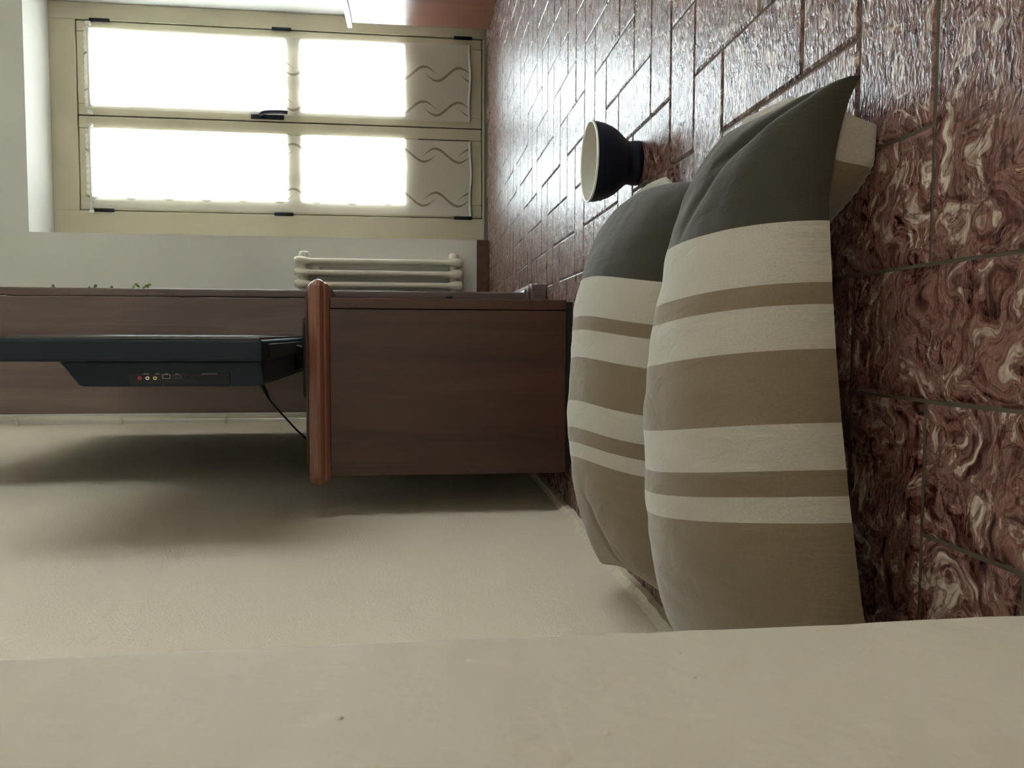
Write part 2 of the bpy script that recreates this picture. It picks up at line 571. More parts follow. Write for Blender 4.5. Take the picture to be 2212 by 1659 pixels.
rnd = random.Random(7)
V1, F1 = tile_mesh(1, 2, 'depth')
V2, F2 = tile_mesh(2, 1, 'across')
def mk(name, V, F):
    me = bpy.data.meshes.new(name)
    me.from_pydata([(x * S, y * S, z * S) for x, y, z in V], [], F)
    me.materials.append(M_TILE)
    return me
ME1, ME2 = mk('tile_lengthwise', V1, F1), mk('tile_crosswise', V2, F2)
cells = []
for i in range(-15, 18):
    for j in range(-28, 36):
        k = (j - i) % 4
        if k == 0:
            cells.append((i + 1.0, j + 0.5, 2))
        elif k == 1:
            cells.append((i + 0.5, j + 1.0, 1))
vis = []
rest = []
for c in cells:
    x, y, t = c
    z = in_view(x, y) if (XL - 0.9 < x < XR and y < YB + 0.6) else None
    # hidden behind the tall bookcase, the cabinet or the partition
    if z is not None and ((-5.8 < x < -0.9 and y > 12.5) or (x < -2.9 and y < -2.0)):
        z = None
    (vis.append((z, c)) if z is not None else rest.append(c))
vis.sort(key=lambda q: q[0])
near_tiles = [q[1] for q in vis[:300]]
rest += [q[1] for q in vis[300:]]
for (x, y, t) in near_tiles:
    o = bpy.data.objects.new('tile', ME1 if t == 1 else ME2)
    COL.objects.link(o)
    o.location = (x * S, y * S, rnd.uniform(-0.0004, 0.0002))
    o.rotation_euler = (rnd.uniform(-1, 1) * 0.004, rnd.uniform(-1, 1) * 0.004, rnd.choice((0, math.pi)) + rnd.uniform(-1, 1) * 0.002)
    o.parent = floor
verts, faces, offs = [], [], []
for (x, y, t) in rest:
    V, F = (V1, F1) if t == 1 else (V2, F2)
    b0 = len(verts)
    verts += [(x + a, y + b2, c) for a, b2, c in V]
    faces += [tuple(b0 + q for q in f) for f in F]
    offs += [rnd.random()] * len(F)
tf = mesh_obj('tile_field', verts, faces, M_TILE, floor)
tf['kind'] = 'stuff'
at = tf.data.attributes.new('tile_offset', 'FLOAT', 'FACE')
at.data.foreach_set('value', offs)

# --- walls, ceiling
wl = box('wall_left', XL - 1.0, XL, YP + 0.01, YB + 3.0, 0.0, HC, M_WALL)
tag(wl, 'beige plastered long wall behind the wooden TV cabinet', 'wall', kind='structure')

bm = bmesh.new()
bm_box(bm, XL, DX0, YB, YD + 1.0, 0, HC)
bm_box(bm, DX1, XR, YB, YD + 1.0, 0, HC)
bm_box(bm, DX0, DX1, YB, YD + 1.0, DZ1, HC)
wb = from_bm('wall_back', bm, M_WALLB)
tag(wb, 'pale plastered wall with the glazed double door in a deep reveal', 'wall', kind='structure')
bm = bmesh.new()
bm_box(bm, XR, XR + 1, YP - 2.2, RW[0], 0, HC)
bm_box(bm, XR, XR + 1, RW[1], YB + 3.0, 0, HC)
bm_box(bm, XR, XR + 1, RW[0], RW[1], 0, RW[2])
bm_box(bm, XR, XR + 1, RW[0], RW[1], RW[3], HC)
wr = from_bm('wall_right', bm, M_WALL)
tag(wr, 'plastered wall behind the low cherry wood cabinet', 'wall', kind='structure')
ce = box('ceiling', -16.0, XR + 1.0, -27.0, YB + 3.7, HC, HC + 1, M_CEIL)
tag(ce, 'white painted ceiling of the room', 'ceiling', kind='structure')

# near partition with a rounded, slightly uneven plaster arris
PX = -2.84
bm = bmesh.new()
zs = [k * HC / 150 for k in range(151)]
R0, TH = 0.09, 2.2
prof = [(XL - 1.0, YP)]
for k in range(7):
    a = math.radians(90 - 90 * k / 6)
    prof.append((PX - R0 + R0 * math.cos(a), YP - R0 + R0 * math.sin(a)))
for k in range(7):
    a = math.radians(0 - 90 * k / 6)
    prof.append((PX - R0 + R0 * math.cos(a), YP - TH + R0 + R0 * math.sin(a)))
prof.append((-16.0, YP - TH))
prof.append((-16.0, YP))
loops = []
for z in zs:
    dx = 0.003 * math.sin(z * 1.9) + 0.002 * math.sin(z * 5.3 + 1) + 0.0015 * math.sin(z * 13.1)
    loops.append([bm.verts.new((x + (dx if x > PX - 0.5 else 0), y, z)) for x, y in prof])
n = len(prof)
for a, b2 in zip(loops, loops[1:]):
    for k in range(n):
        bm.faces.new((a[k], a[(k + 1) % n], b2[(k + 1) % n], b2[k]))
bm.faces.new(loops[0]); bm.faces.new(loops[-1][::-1])
wp = from_bm('wall_front', bm, M_WALL2)
tag(wp, 'white painted end of a partition wall with a rounded uneven edge', 'wall', kind='structure')
# plaster pimples on the partition's end face
def pimple(y, z, r, h):
    vs, fs = [], []
    n = 14
    for i, (rr, hh) in enumerate(((1.0, -0.02), (0.75, 0.45), (0.4, 0.85))):
        for k in range(n):
            a = 2 * math.pi * k / n
            vs.append((PX + h * hh - 0.002, y + r * rr * math.cos(a), z + r * 0.9 * rr * math.sin(a)))
    vs.append((PX + h, y, z))
    for i in range(2):
        for k in range(n):
            fs.append((i*n+k, i*n+(k+1) % n, (i+1)*n+(k+1) % n, (i+1)*n+k))
    for k in range(n):
        fs.append((2*n+k, 2*n+(k+1) % n, 3*n))
    return mesh_obj('plaster_bump', vs, fs, M_WALL2, wp, True)
def on_partition(px, py):
    d = C_F * 1683.28 + C_R * ((1659 - py) - 829.5) + C_U * (-(px - 1106))
    p = CAM + d * ((PX - CAM.x) / d.x)
    return p.y, p.z
for px, py, r, h in ((735, 1554, 0.022, 0.012), (755, 1472, 0.014, 0.004), (1310, 1582, 0.014, 0.005), (1467, 1410, 0.014, 0.003), (1500, 1462, 0.012, 0.003), (1843, 1430, 0.012, 0.003), (1918, 1504, 0.012, 0.003)):
    y, z = on_partition(px, py)
    pimple(y, z, r, h)

# the rest of the doorway and the hall the picture is taken from
bm = bmesh.new()
bm_box(bm, 5.2, XR, YP - 2.2, YP, 0, HC)
bm_box(bm, PX + 0.02, 5.2, YP - 2.2, YP, 21.8, HC)
wd = from_bm('wall_doorway', bm, M_WALL2)
tag(wd, 'painted wall closing the room beside and above the open doorway', 'wall', kind='structure')
bm = bmesh.new()
bm_box(bm, -17.0, -16.0, -27.0, YP, 0, HC)
bm_box(bm, -16.0, HX + 1, -27.0, -26.0, 0, HC)
bm_box(bm, HX, HX + 1, -26.0, HW[0], 0, HC)
bm_box(bm, HX, HX + 1, HW[1], YP - 2.2, 0, HC)
bm_box(bm, HX, HX + 1, HW[0], HW[1], 0, HW[2])
bm_box(bm, HX, HX + 1, HW[0], HW[1], HW[3], HC)
wh = from_bm('wall_hall', bm, M_WALL)
tag(wh, 'plastered walls of the hall with an added fill window', 'wall', kind='structure')
def casement(name, X, W, label):
    hw = empty(name)
    for k in range(2):
        y0 = W[0] + k * (W[1] - W[0]) / 2
        y1 = y0 + (W[1] - W[0]) / 2
        bm = bmesh.new()
        a, b2 = X + 0.3, X + 0.7
        bm_box(bm, a, b2, y0, y0 + .5, W[2], W[3]); bm_box(bm, a, b2, y1 - .5, y1, W[2], W[3])
        bm_box(bm, a, b2, y0 + .5, y1 - .5, W[2], W[2] + .5); bm_box(bm, a, b2, y0 + .5, y1 - .5, W[3] - .5, W[3])
        from_bm('window_frame', bm, M_DOOR, hw)
        box('pane', X + .48, X + .52, y0 + .5, y1 - .5, W[2] + .5, W[3] - .5, M_GLASS, hw)
    tag(hw, label, 'window', kind='structure')
    return hw
casement('fill_window_1', HX, HW, 'unseen two-light casement added in the hall for fill light')  # unseen window, added to supply the fill light from behind the camera
w2 = casement('fill_window_2', XR, RW, 'unseen two-light casement added for fill light opposite the television cabinet')  # unseen window, added to light the left wall from the near right
def blind_material():
    m, nt, b = new_mat('dimming_blind_cloth')
    nt.nodes.remove(b)
    trl = N(nt, 'ShaderNodeBsdfTranslucent'); trl.inputs[0].default_value = (0.40, 0.385, 0.36, 1)
    dif = N(nt, 'ShaderNodeBsdfDiffuse'); dif.inputs[0].default_value = srgb(225, 222, 214)
    mx = N(nt, 'ShaderNodeMixShader'); mx.inputs[0].default_value = 0.6
    nt.links.new(dif.outputs[0], mx.inputs[1]); nt.links.new(trl.outputs[0], mx.inputs[2])
    nt.links.new(mx.outputs[0], nt.nodes['Material Output'].inputs['Surface'])
    return m
rbl = empty('dimming_blind')  # unseen blind, added only to dim and soften the side window's light
tag(rbl, 'pale roller blind added to soften the fill window opposite the television cabinet', 'blind')
M_BLIND = blind_material()
mesh_obj('cloth', [(XR - 0.08, RW[0] - 0.2, RW[2] - 0.2), (XR - 0.08, RW[1] + 0.2, RW[2] - 0.2), (XR - 0.08, RW[1] + 0.2, RW[3] + 0.2), (XR - 0.08, RW[0] - 0.2, RW[3] + 0.2)],
         [(0, 1, 2, 3)], M_BLIND, rbl)
tube('roller', [(XR - 0.2, RW[0] - 0.3, RW[3] + 0.3), (XR - 0.2, RW[1] + 0.3, RW[3] + 0.3)], 0.18, M_WHITEP, rbl)
box('bottom_bar', XR - 0.14, XR - 0.04, RW[0] - 0.2, RW[1] + 0.2, RW[2] - 0.32, RW[2] - 0.18, M_WHITEP, rbl)

# ragged paint bead along the foot of the left wall
bm = bmesh.new()
ys = [YP + 0.02 + k * (YB - YP - 0.02) / 260 for k in range(261)]
rb = random.Random(3)
lp = []
for y in ys:
    t = 0.13 + 0.02 * math.sin(y * 2.1) + rb.uniform(-0.02, 0.02)
    h = 0.16 + rb.uniform(-0.015, 0.015)
    lp.append([bm.verts.new(p) for p in ((XL, y, -0.01), (XL + t, y, -0.01), (XL + t * 0.9, y, h * 0.7), (XL + t * 0.35, y, h), (XL, y, h * 1.4))])
for a, b2 in zip(lp, lp[1:]):
    for k in range(5):
        bm.faces.new((a[k], b2[k], b2[(k + 1) % 5], a[(k + 1) % 5]))
bm.faces.new(lp[0]); bm.faces.new(lp[-1][::-1])
bl = from_bm('baseboard_left', bm, M_EDGE)
tag(bl, 'ragged cream paint bead along the foot of the beige wall', 'baseboard', kind='structure')
bb = box('baseboard_back', XL + 0.14, DX0, YB - 0.12, YB, 0, 0.63, M_BASEB, bevel=0.02)
tag(bb, 'brown marble skirting under the radiator', 'baseboard', kind='structure')

# ------------------------------------------------------------------ french door
door = empty('door_1')
tag(door, 'ochre painted glazed double door with dark hinges in the back wall', 'door', kind='structure')
bm = bmesh.new()
F0, F1_ = DX0 + 0.02, DX1 - 0.02
bm_box(bm, F0, 5.12, YD - 0.05, YD + 0.7, 0, DZ1)
bm_box(bm, 14.86, F1_, YD - 0.05, YD + 0.7, 0, DZ1)
bm_box(bm, 5.12, 14.86, YD - 0.05, YD + 0.7, 21.16, DZ1)
bm_box(bm, 5.12, 14.86, YD - 0.02, YD + 0.7, -0.01, 0.12)
bmesh.ops.bevel(bm, geom=[e for e in bm.edges], offset=0.02, segments=1, affect='EDGES')
from_bm('door_frame', bm, M_DOOR, door)
for a in ((5.0, 5.4, 0, 21.3), (14.6, 15.0, 0, 21.3), (5.4, 14.6, 20.9, 21.3), (5.4, 14.6, 0.05, 0.4)):
    box('door_stop', a[0], a[1], YD + 0.5, YD + 0.66, a[2], a[3], M_GAP, door)

def leaf(x0, x1, gx0, gx1, hinge_x, handle):
    L = empty('door_leaf')
    L.parent = door
    z0, z1 = 0.16, 21.12
    y0, y1 = YD, YD + 0.5
    def m(name, *a):
        return box(name, *a, M_DOOR, L, 0.03, 1)
    m('stile', x0, gx0, y0, y1, z0, z1)
    m('stile', gx1, x1, y0, y1, z0, z1)
    m('top_rail', gx0, gx1, y0, y1, 20.43, z1)
    m('middle_rail', gx0, gx1, y0, y1, 9.80, 10.62)
    m('lower_rail', gx0, gx1, y0, y1, 3.55, 4.38)
    m('bottom_rail', gx0, gx1, y0, y1, z0, 1.1)
    m('bottom_panel', gx0, gx1, y0 + 0.18, y1 - 0.12, 1.1, 3.55)
    for a, b2 in ((10.62, 20.43), (4.38, 9.80)):
        box('glass_pane', gx0, gx1, y0 + 0.24, y0 + 0.28, a, b2, M_GLASS, L)
    for z in (19.93, 10.8, 1.19):
        lathe('hinge', [(0.03, -0.5), (0.09, -0.48), (0.09, 0.48), (0.03, 0.5)], hinge_x, y0 - 0.10, M_HINGE, L, 12, cz=z, close=True)
    if handle:
        box('handle_plate', 10.13, 10.47, y0 - 0.06, y0, 10.75, 12.45, M_HINGE, L, 0.04)
        tube('handle_lever', bez([(10.3, y0, 11.9), (10.32, y0 - 0.32, 11.88), (10.40, y0 - 0.42, 11.6), (10.44, y0 - 0.42, 10.9), (10.43, y0 - 0.40, 10.5)], 6),
             0.10, M_HINGE, L, 10)
    return L
lf = leaf(5.17, 9.99, 5.86, 9.37, 5.14, False)
box('panel_groove_shade', 9.315, 9.39, YD - 0.006, YD + 0.02, 0.85, 3.62, M_GAP, lf)  # dark strip standing in for the shade in the panel's edge gap
leaf(10.05, 14.81, 10.60, 14.28, 14.84, True)
box('meeting_gap_seal', 9.985, 10.055, YD + 0.06, YD + 0.4, 0.16, 21.1, M_GAP, door)

# ------------------------------------------------------------------ sheer curtains, one per leaf
def curtain(x0, x1, zt, zb, mirror, label):
    e = empty('sheer_curtain')
    nu, nv = 60, 90
    rr = random.Random(5 if mirror else 9)
    vs, uvs, fs = [], [], []
    W = x1 - x0
    for j in range(nv + 1):
        t = j / nv
        z = zt + (zb - zt) * t
        hang = min(1, t * 7)
        for i in range(nu + 1):
            s = i / nu
            x = x0 + W * s
            gather = 0.045 * math.sin(s * 2 * math.pi * 13) * (1 - hang) + 0.03 * math.sin(s * 2 * math.pi * 2.2 + 3 * t) * hang
            y = YD - 0.13 + gather + 0.012 * math.sin(s * 23 + t * 9)
            zz = z + (0.04 * math.sin(s * 2 * math.pi * 1.3) * t)
            vs.append((x, y, zz)); uvs.append((s * W, t * (zt - zb)))
    for j in range(nv):
        for i in range(nu):
            a = j * (nu + 1) + i
            fs.append((a, a + 1, a + nu + 2, a + nu + 1))
    mesh_obj('voile', vs, fs, curtain_material(mirror), e, True, uvs)
    # stitched hem at the foot
    vs, fs = [], []
    for i in range(nu + 1):
        s = i / nu
        x = x0 + W * s
        y = YD - 0.145 + 0.03 * math.sin(s * 2 * math.pi * 2.2 + 3) + 0.012 * math.sin(s * 23 + 9)
        zz = zb + 0.04 * math.sin(s * 2 * math.pi * 1.3)
        vs += [(x, y, zz), (x, y, zz + 0.16), (x, y - 0.012, zz + 0.08)]
    for i in range(nu):
        for k in range(3):
            a, b2 = i * 3 + k, i * 3 + (k + 1) % 3
            fs.append((a, b2, b2 + 3, a + 3))
    mesh_obj('hem', vs, fs, M_WHITEP, e, True)
    tube('curtain_rod', [(x0 - 0.18, YD - 0.16, zt - 0.22), (x1 + 0.18, YD - 0.16, zt - 0.22)], 0.055, M_WHITEP, e)
    for x in (x0 - 0.2, x1 + 0.2):
        box('rod_bracket', x - 0.09, x + 0.09, YD - 0.24, YD, zt - 0.36, zt - 0.12, M_WHITEP, e, 0.03)
    tag(e, label, 'curtain', 'sheer curtains on the glazed door')
    return e
curtain(5.25, 9.30, 20.75, 0.70, True, 'sheer white curtain with grey waves on the door leaf next to the radiator')
curtain(10.35, 14.45, 20.72, 0.75, False, 'sheer white curtain with grey waves on the door leaf with the handle')

# ------------------------------------------------------------------ column radiator
rad = empty('column_radiator')
tag(rad, 'cream painted column radiator on the wall beside the glazed door', 'radiator')
def rad_section(x):
    e = empty('radiator_section')
    e.parent = rad
    vs, fs = [], []
    yc = 34.75
    def col(yc, ry):
        prof = [(0.02, 1.42), (0.16, 1.45), (0.22, 1.6), (0.20, 1.85), (0.125, 2.2), (0.125, 5.6), (0.125, 8.9), (0.20, 9.3), (0.22, 9.55), (0.16, 9.7), (0.02, 9.73)]
        n = 14
        b0 = len(vs)
        for r, z in prof:
            for k in range(n):
                a = 2 * math.pi * k / n
                vs.append((x + r * math.cos(a), yc + r * ry * math.sin(a), z))
        for i in range(len(prof) - 1):
            for k in range(n):
                a, b2 = b0 + i * n + k, b0 + i * n + (k + 1) % n
                fs.append((a, b2, b2 + n, a + n))
    for q in range(3):
        col(yc + (q - 1) * 0.42, 1.15)
    mesh_obj('columns', vs, fs, M_RAD, e, True)
    for z in (1.85, 9.3):
        box('header', x - 0.16, x + 0.16, yc - 0.6, yc + 0.6, z - 0.28, z + 0.28, M_RAD, e, 0.12, 3)
        lathe('nipple', [(0.20, -0.29), (0.20, 0.29)], x, yc, M_RAD, e, 16, 'X', z)
    return e
for k in range(8):
    rad_section(2.32 - k * 0.57)
for z in (1.85, 9.3):
    lathe('end_plug', [(0.24, 0.0), (0.26, 0.05), (0.26, 0.2), (0.18, 0.3), (0.02, 0.32)], 2.52, 34.75, M_RAD, rad, 20, 'X', z)
for x in (2.0, -1.4):
    box('wall_bracket', x - 0.08, x + 0.08, 34.9, YB, 8.6, 8.85, M_RAD, rad)

# heating pipe in the far corner
pipe = empty('heating_pipe')
tag(pipe, 'white painted heating pipe standing in the corner behind the bookcase', 'pipe')
tube('pipe', [(XL + 0.32, 34.9, 0.0), (XL + 0.32, 34.9, HC)], 0.11, M_PIPE, pipe, 14)
for z in (3.2, 8.0, 13.2, 18.2, 23.0):
    box('pipe_clip', XL, XL + 0.36, 34.84, 34.98, z - 0.06, z + 0.06, M_PIPE, pipe, 0.02)
    lathe('pipe_collar', [(0.12, -0.07), (0.15, -0.06), (0.15, 0.06), (0.12, 0.07)], XL + 0.32, 34.9, M_PIPE, pipe, 14, 'Z', z)

# ------------------------------------------------------------------ tall bookcase behind the TV
bk = empty('bookcase')
tag(bk, 'tall dark walnut bookcase with stepped plinth behind the television', 'bookcase')
BX0, BX1, BY0, BY1, BZ = -3.62, -0.18, 17.2, 31.4, 17.6
for y in (BY0, BY1 - 0.28):
    box('side_panel', BX0, BX1 - 0.24, y, y + 0.28, 0.62, BZ - 0.3, M_WOOD, bk, 0.015, 1)
    box('front_stile', BX1 - 0.225, BX1, y, y + 0.28, 0.62, BZ - 0.3, M_WOOD, bk, 0.045, 3)
box('back_panel', BX0, BX0 + 0.1, BY0 + 0.28, BY1 - 0.28, 0.62, BZ - 0.3, M_WOOD, bk)
box('divider', BX0 + 0.1, BX1 - 0.1, 24.1, 24.38, 0.7, BZ - 0.3, M_WOOD, bk)
for z in (0.62, 5.0, 7.6, 10.1, 14.6, BZ - 0.5):
    for (a, b2) in ((BY0 + 0.28, 24.1), (24.38, BY1 - 0.28)):
        box('shelf', BX0 + 0.1, BX1 - 0.12, a, b2, z, z + 0.2, M_WOOD, bk, 0.01, 1)
for (a, b2) in ((BY0 + 0.32, 20.7), (20.74, 24.08), (24.4, 27.7), (27.74, BY1 - 0.3)):
    d = box('cupboard_door', BX1 - 0.12, BX1 - 0.02, a, b2, 0.84, 4.96, M_WOOD, bk, 0.03)
    box('raised_field', BX1 - 0.02, BX1 + 0.02, a + 0.5, b2 - 0.5, 1.4, 4.4, M_WOOD, d, 0.015, 1)
moulded('plinth', BX0, BX1 - 0.06, BY0 + 0.06, BY1 - 0.06, [(0.30, 0), (0.32, 0.03), (0.32, 0.42), (0.29, 0.455), (0.23, 0.46), (0.23, 0.53), (0.20, 0.56), (0.14, 0.565), (0.14, 0.615), (0.08, 0.65)], M_WOOD, bk, 0.03)
moulded('cornice', BX0, BX1, BY0, BY1, [(0.0, BZ - 0.3), (0.1, BZ - 0.2), (0.22, BZ - 0.1), (0.22, BZ)], M_WOOD, bk, 0.03)

# trailing plant on a shelf, a few leaves reaching out over the stile
pl = empty('trailing_plant')
tag(pl, 'small trailing green plant in a clay pot on the bookcase shelf', 'plant')
PXc, PYc, PZc = -1.2, 18.15, 10.3
lathe('pot', [(0.02, 0.0), (0.38, 0.0), (0.52, 0.8), (0.56, 0.82), (0.56, 0.98), (0.48, 0.98), (0.46, 0.86), (0.02, 0.84)], PXc, PYc, M_POT, pl, 28, cz=PZc)
lathe('soil', [(0.001, 0.89), (0.46, 0.89)], PXc, PYc, M_SOIL, pl, 20, cz=PZc)
def leaf_mesh(name, c, d, nrm, ln, wd, mat):
    c, d, nrm = Vector(c), Vector(d).normalized(), Vector(nrm).normalized()
    sd = d.cross(nrm).normalized()
    nrm = sd.cross(d)
    vs = []
    for t, w, h in ((0, 0.08, 0), (0.25, 0.8, 0.06), (0.55, 1.0, 0.09), (0.8, 0.65, 0.05), (1.0, 0.05, -0.03)):
        for s in (-1, 0, 1):
            vs.append(tuple(c + d * ln * t + sd * (wd * 0.5 * w * s) + nrm * (ln * (h - 0.06 * abs(s)))))
    fs = []
    for i in range(4):
        for k in range(2):
            a = i * 3 + k
            fs.append((a, a + 1, a + 4, a + 3))
    return mesh_obj(name, vs, fs, mat, pl, True)
rl = random.Random(12)
def at_bookcase(px, py, Y=17.75):
    d = C_F * 1683.28 + C_R * ((1659 - py) - 829.5) + C_U * (-(px - 1106))
    return CAM + d * ((Y - CAM.y) / d.y)
stem_ends = [(118, 620), (140, 626), (203, 620), (240, 626), (300, 617), (318, 616), (310, 621), (288, 625), (192, 626)]
for (px, py) in stem_ends:
    e = at_bookcase(px, py)
    mid = Vector(((PXc + e.x) / 2, (PYc + e.y) / 2, max(e.z, PZc + 1.2) + 0.3))
    tube('stem', bez([(PXc, PYc, PZc + 0.85), tuple(mid), tuple(e + Vector((-0.1, 0.05, 0.02))), tuple(e)], 6), 0.012, M_LEAF, pl, 5)
    for q in range(2):
        leaf_mesh('leaf', e + Vector((-0.05 * q, 0, 0.03 * q)), (rl.uniform(0.1, 0.6), rl.uniform(-0.6, 0.2), rl.uniform(-0.9, 0.9)), (rl.uniform(-.3, .3), -1, rl.uniform(-.3, .3)),
                  rl.uniform(0.09, 0.13), rl.uniform(0.07, 0.10), M_LEAF)
for k in range(16):
    a = rl.uniform(0, 6.28); r = rl.uniform(0.1, 0.6)
    c = Vector((PXc + r * math.cos(a), PYc + r * math.sin(a) * 0.6, PZc + rl.uniform(1.0, 1.9)))
    tube('stem', [(PXc, PYc, PZc + 0.86), tuple(c)], 0.012, M_LEAF, pl, 5)
    leaf_mesh('leaf', c, (math.cos(a), math.sin(a), rl.uniform(-.4, .6)), (0.2, 0.1, 1), 0.22, 0.16, M_LEAF)
e = at_bookcase(107, 624)
leaf_mesh('petal', e, (0.5, -0.2, 0.5), (0, -1, 0.2), 0.12, 0.10, M_PETAL)

# ------------------------------------------------------------------ TV cabinet
cb = empty('television_cabinet')
tag(cb, 'low walnut cabinet with moulded top carrying the television', 'cabinet')
CX0, CX1, CY0, CY1 = -4.76, -0.60, 13.1, 16.85
box('side_panel', CX0, CX1 - 0.265, CY0, CY0 + 0.2, 0.16, 5.72, M_WOOD2, cb, 0.012, 1)
box('front_stile', CX1 - 0.25, CX1, CY0, CY0 + 0.2, 0.16, 5.72, M_WOOD2, cb, 0.02, 1)
box('side_panel', CX0, CX1 - 0.06, CY1 - 0.2, CY1, 0.16, 5.72, M_WOOD2, cb, 0.012, 1)
box('back_panel', CX0, CX0 + 0.1, CY0 + 0.2, CY1 - 0.2, 0.2, 5.7, M_WOOD2, cb)
box('bottom_panel', CX0 + 0.1, CX1 - 0.1, CY0 + 0.2, CY1 - 0.2, 0.16, 0.36, M_WOOD2, cb)
box('rail', CX1 - 0.2, CX1 - 0.02, CY0 + 0.2, CY1 - 0.2, 5.35, 5.72, M_WOOD2, cb)
box('recessed_plinth', CX0 + 0.2, CX1 - 0.05, CY0 + 0.06, CY1 - 0.2, 0.0, 0.165, M_PORT, cb)
for (a, b2, ky) in ((CY0 + 0.24, 14.95, 14.8), (14.99, CY1 - 0.22, 15.15)):
    d = box('cupboard_door', CX1 - 0.17, CX1 - 0.0, a, b2, 0.4, 5.3, M_WOOD2, cb, 0.03)
    box('raised_field', CX1 - 0.0, CX1 + 0.045, a + 0.35, b2 - 0.35, 0.85, 4.85, M_WOOD2, d, 0.02, 1)
    lathe('knob', [(0.04, -0.02), (0.04, 0.05), (0.09, 0.09), (0.10, 0.12), (0.02, 0.15)], CX1 + 0.02, ky, M_HINGE, d, 16, 'X', 2.9)
moulded('moulded_top', -4.76, -0.38, 13.17, 16.85, [(0.0, 5.715), (0.05, 5.725), (0.10, 5.77), (0.13, 5.80), (0.145, 5.85), (0.17, 5.87), (0.215, 5.93), (0.225, 6.0), (0.20, 6.08), (0.14, 6.16), (0.08, 6.20), (0.05, 6.215)],
        M_TOP, cb, 0.05, 0.2)
tray = tag(box('wooden_board', -4.5, -0.5, 13.12, 16.7, 6.217, 6.275, M_WOOD2, None, 0.01, 1), 'thin walnut board lying between cabinet top and television foot', 'board')

# ------------------------------------------------------------------ television, seen edge-on
tv = empty('television')
tag(tv, 'dark flat-screen television standing edge-on on the walnut cabinet', 'television')
TY0, TY1, TZ = 9.6, 17.0, 11.85
box('bezel_frame', -1.985, -1.575, TY0, TY1, 6.56, TZ, M_TV, tv, 0.05, 3)
box('front_trim', -1.58, -1.525, TY0 + 0.02, TY1 - 0.02, 6.60, TZ - 0.02, M_TVG, tv, 0.02, 2)
box('screen', -1.53, -1.515, TY0 + 0.3, TY1 - 0.3, 7.1, TZ - 0.3, M_SCREEN, tv)
hp = [(-1.98, 6.62), (-1.98, 10.18), (-2.03, 10.15), (-2.09, 10.08), (-2.16, 9.99), (-2.25, 9.93), (-2.36, 9.89), (-2.42, 9.85), (-2.445, 9.76),
      (-2.445, 6.74), (-2.43, 6.62), (-2.38, 6.56)]
rh = prism_y('rear_housing', hp[::-1], TY0 + 0.12, TY1 - 0.12, M_TV, tv, 0.03)
# short neck under the set
prism_y('stand_neck', [(-1.72, 6.58), (-1.76, 6.37), (-2.30, 6.37), (-2.38, 6.58)], 13.5, 16.3, M_TVG, tv, 0.03)
box('speaker_grille', -1.93, -1.66, TY0 + 0.5, TY1 - 0.5, 6.53, 6.57, M_PORT, tv, 0.01, 1)
moulded('stand_base', -2.93, -1.10, 13.3, 16.5, [(0.0, 6.277), (0.06, 6.29), (0.06, 6.33), (0.03, 6.36), (-0.3, 6.40)], M_PORT, tv, 0.15)
# connectors on the near edge
def on_tv(px, py, Y=TY0 + 0.12):
    d = C_F * 1683.28 + C_R * ((1659 - py) - 829.5) + C_U * (-(px - 1106))
    p = CAM + d * ((Y - CAM.y) / d.y)
    return p.x, p.z
YF = TY0 + 0.12
a = on_tv(278, 806); b2 = on_tv(497, 829)
pp = box('port_panel', a[0], b2[0], YF - 0.012, YF + 0.05, b2[1], a[1], M_PORT, tv, 0.01, 1)
for k, px in enumerate((302.5, 319, 335.5)):
    x, z = on_tv(px, 817)
    lathe('audio_video_socket', [(0.016, -0.012), (0.018, -0.035), (0.033, -0.035), (0.034, -0.012)], x, YF, M_RCA[k], pp, 20, 'Y', z)
def slot(name, px, py, w, h, mat, t=0.006):
    x, z = on_tv(px, py)
    bm = bmesh.new()
    y0, y1 = YF - 0.03, YF - 0.01
    bm_box(bm, x - h/2, x + h/2, y0, y1, z - w/2, z - w/2 + t); bm_box(bm, x - h/2, x + h/2, y0, y1, z + w/2 - t, z + w/2)
    bm_box(bm, x - h/2, x - h/2 + t, y0, y1, z - w/2 + t, z + w/2 - t); bm_box(bm, x + h/2 - t, x + h/2, y0, y1, z - w/2 + t, z + w/2 - t)
    return from_bm(name, bm, mat, pp)
slot('usb_socket', 360, 813.5, 0.135, 0.075, M_STEEL)
slot('digital_video_socket', 383, 813.5, 0.14, 0.06, M_PRINT, 0.005)
slot('card_slot', 457, 818, 0.58, 0.10, M_TV, 0.012)
x, z = on_tv(406, 815)
lathe('headphone_socket', [(0.012, -0.012), (0.014, -0.025), (0.026, -0.025), (0.028, -0.012)], x, YF, M_TV, pp, 16, 'Y', z)
for px, w in ((316, 0.1), (340, 0.07), (360, 0.06), (383, 0.07), (452, 0.27)):
    x, z = on_tv(px, 807.6)
    box('printed_mark', x - 0.008, x + 0.008, YF - 0.016, YF - 0.011, z - w/2, z + w/2, M_PRINT, pp)
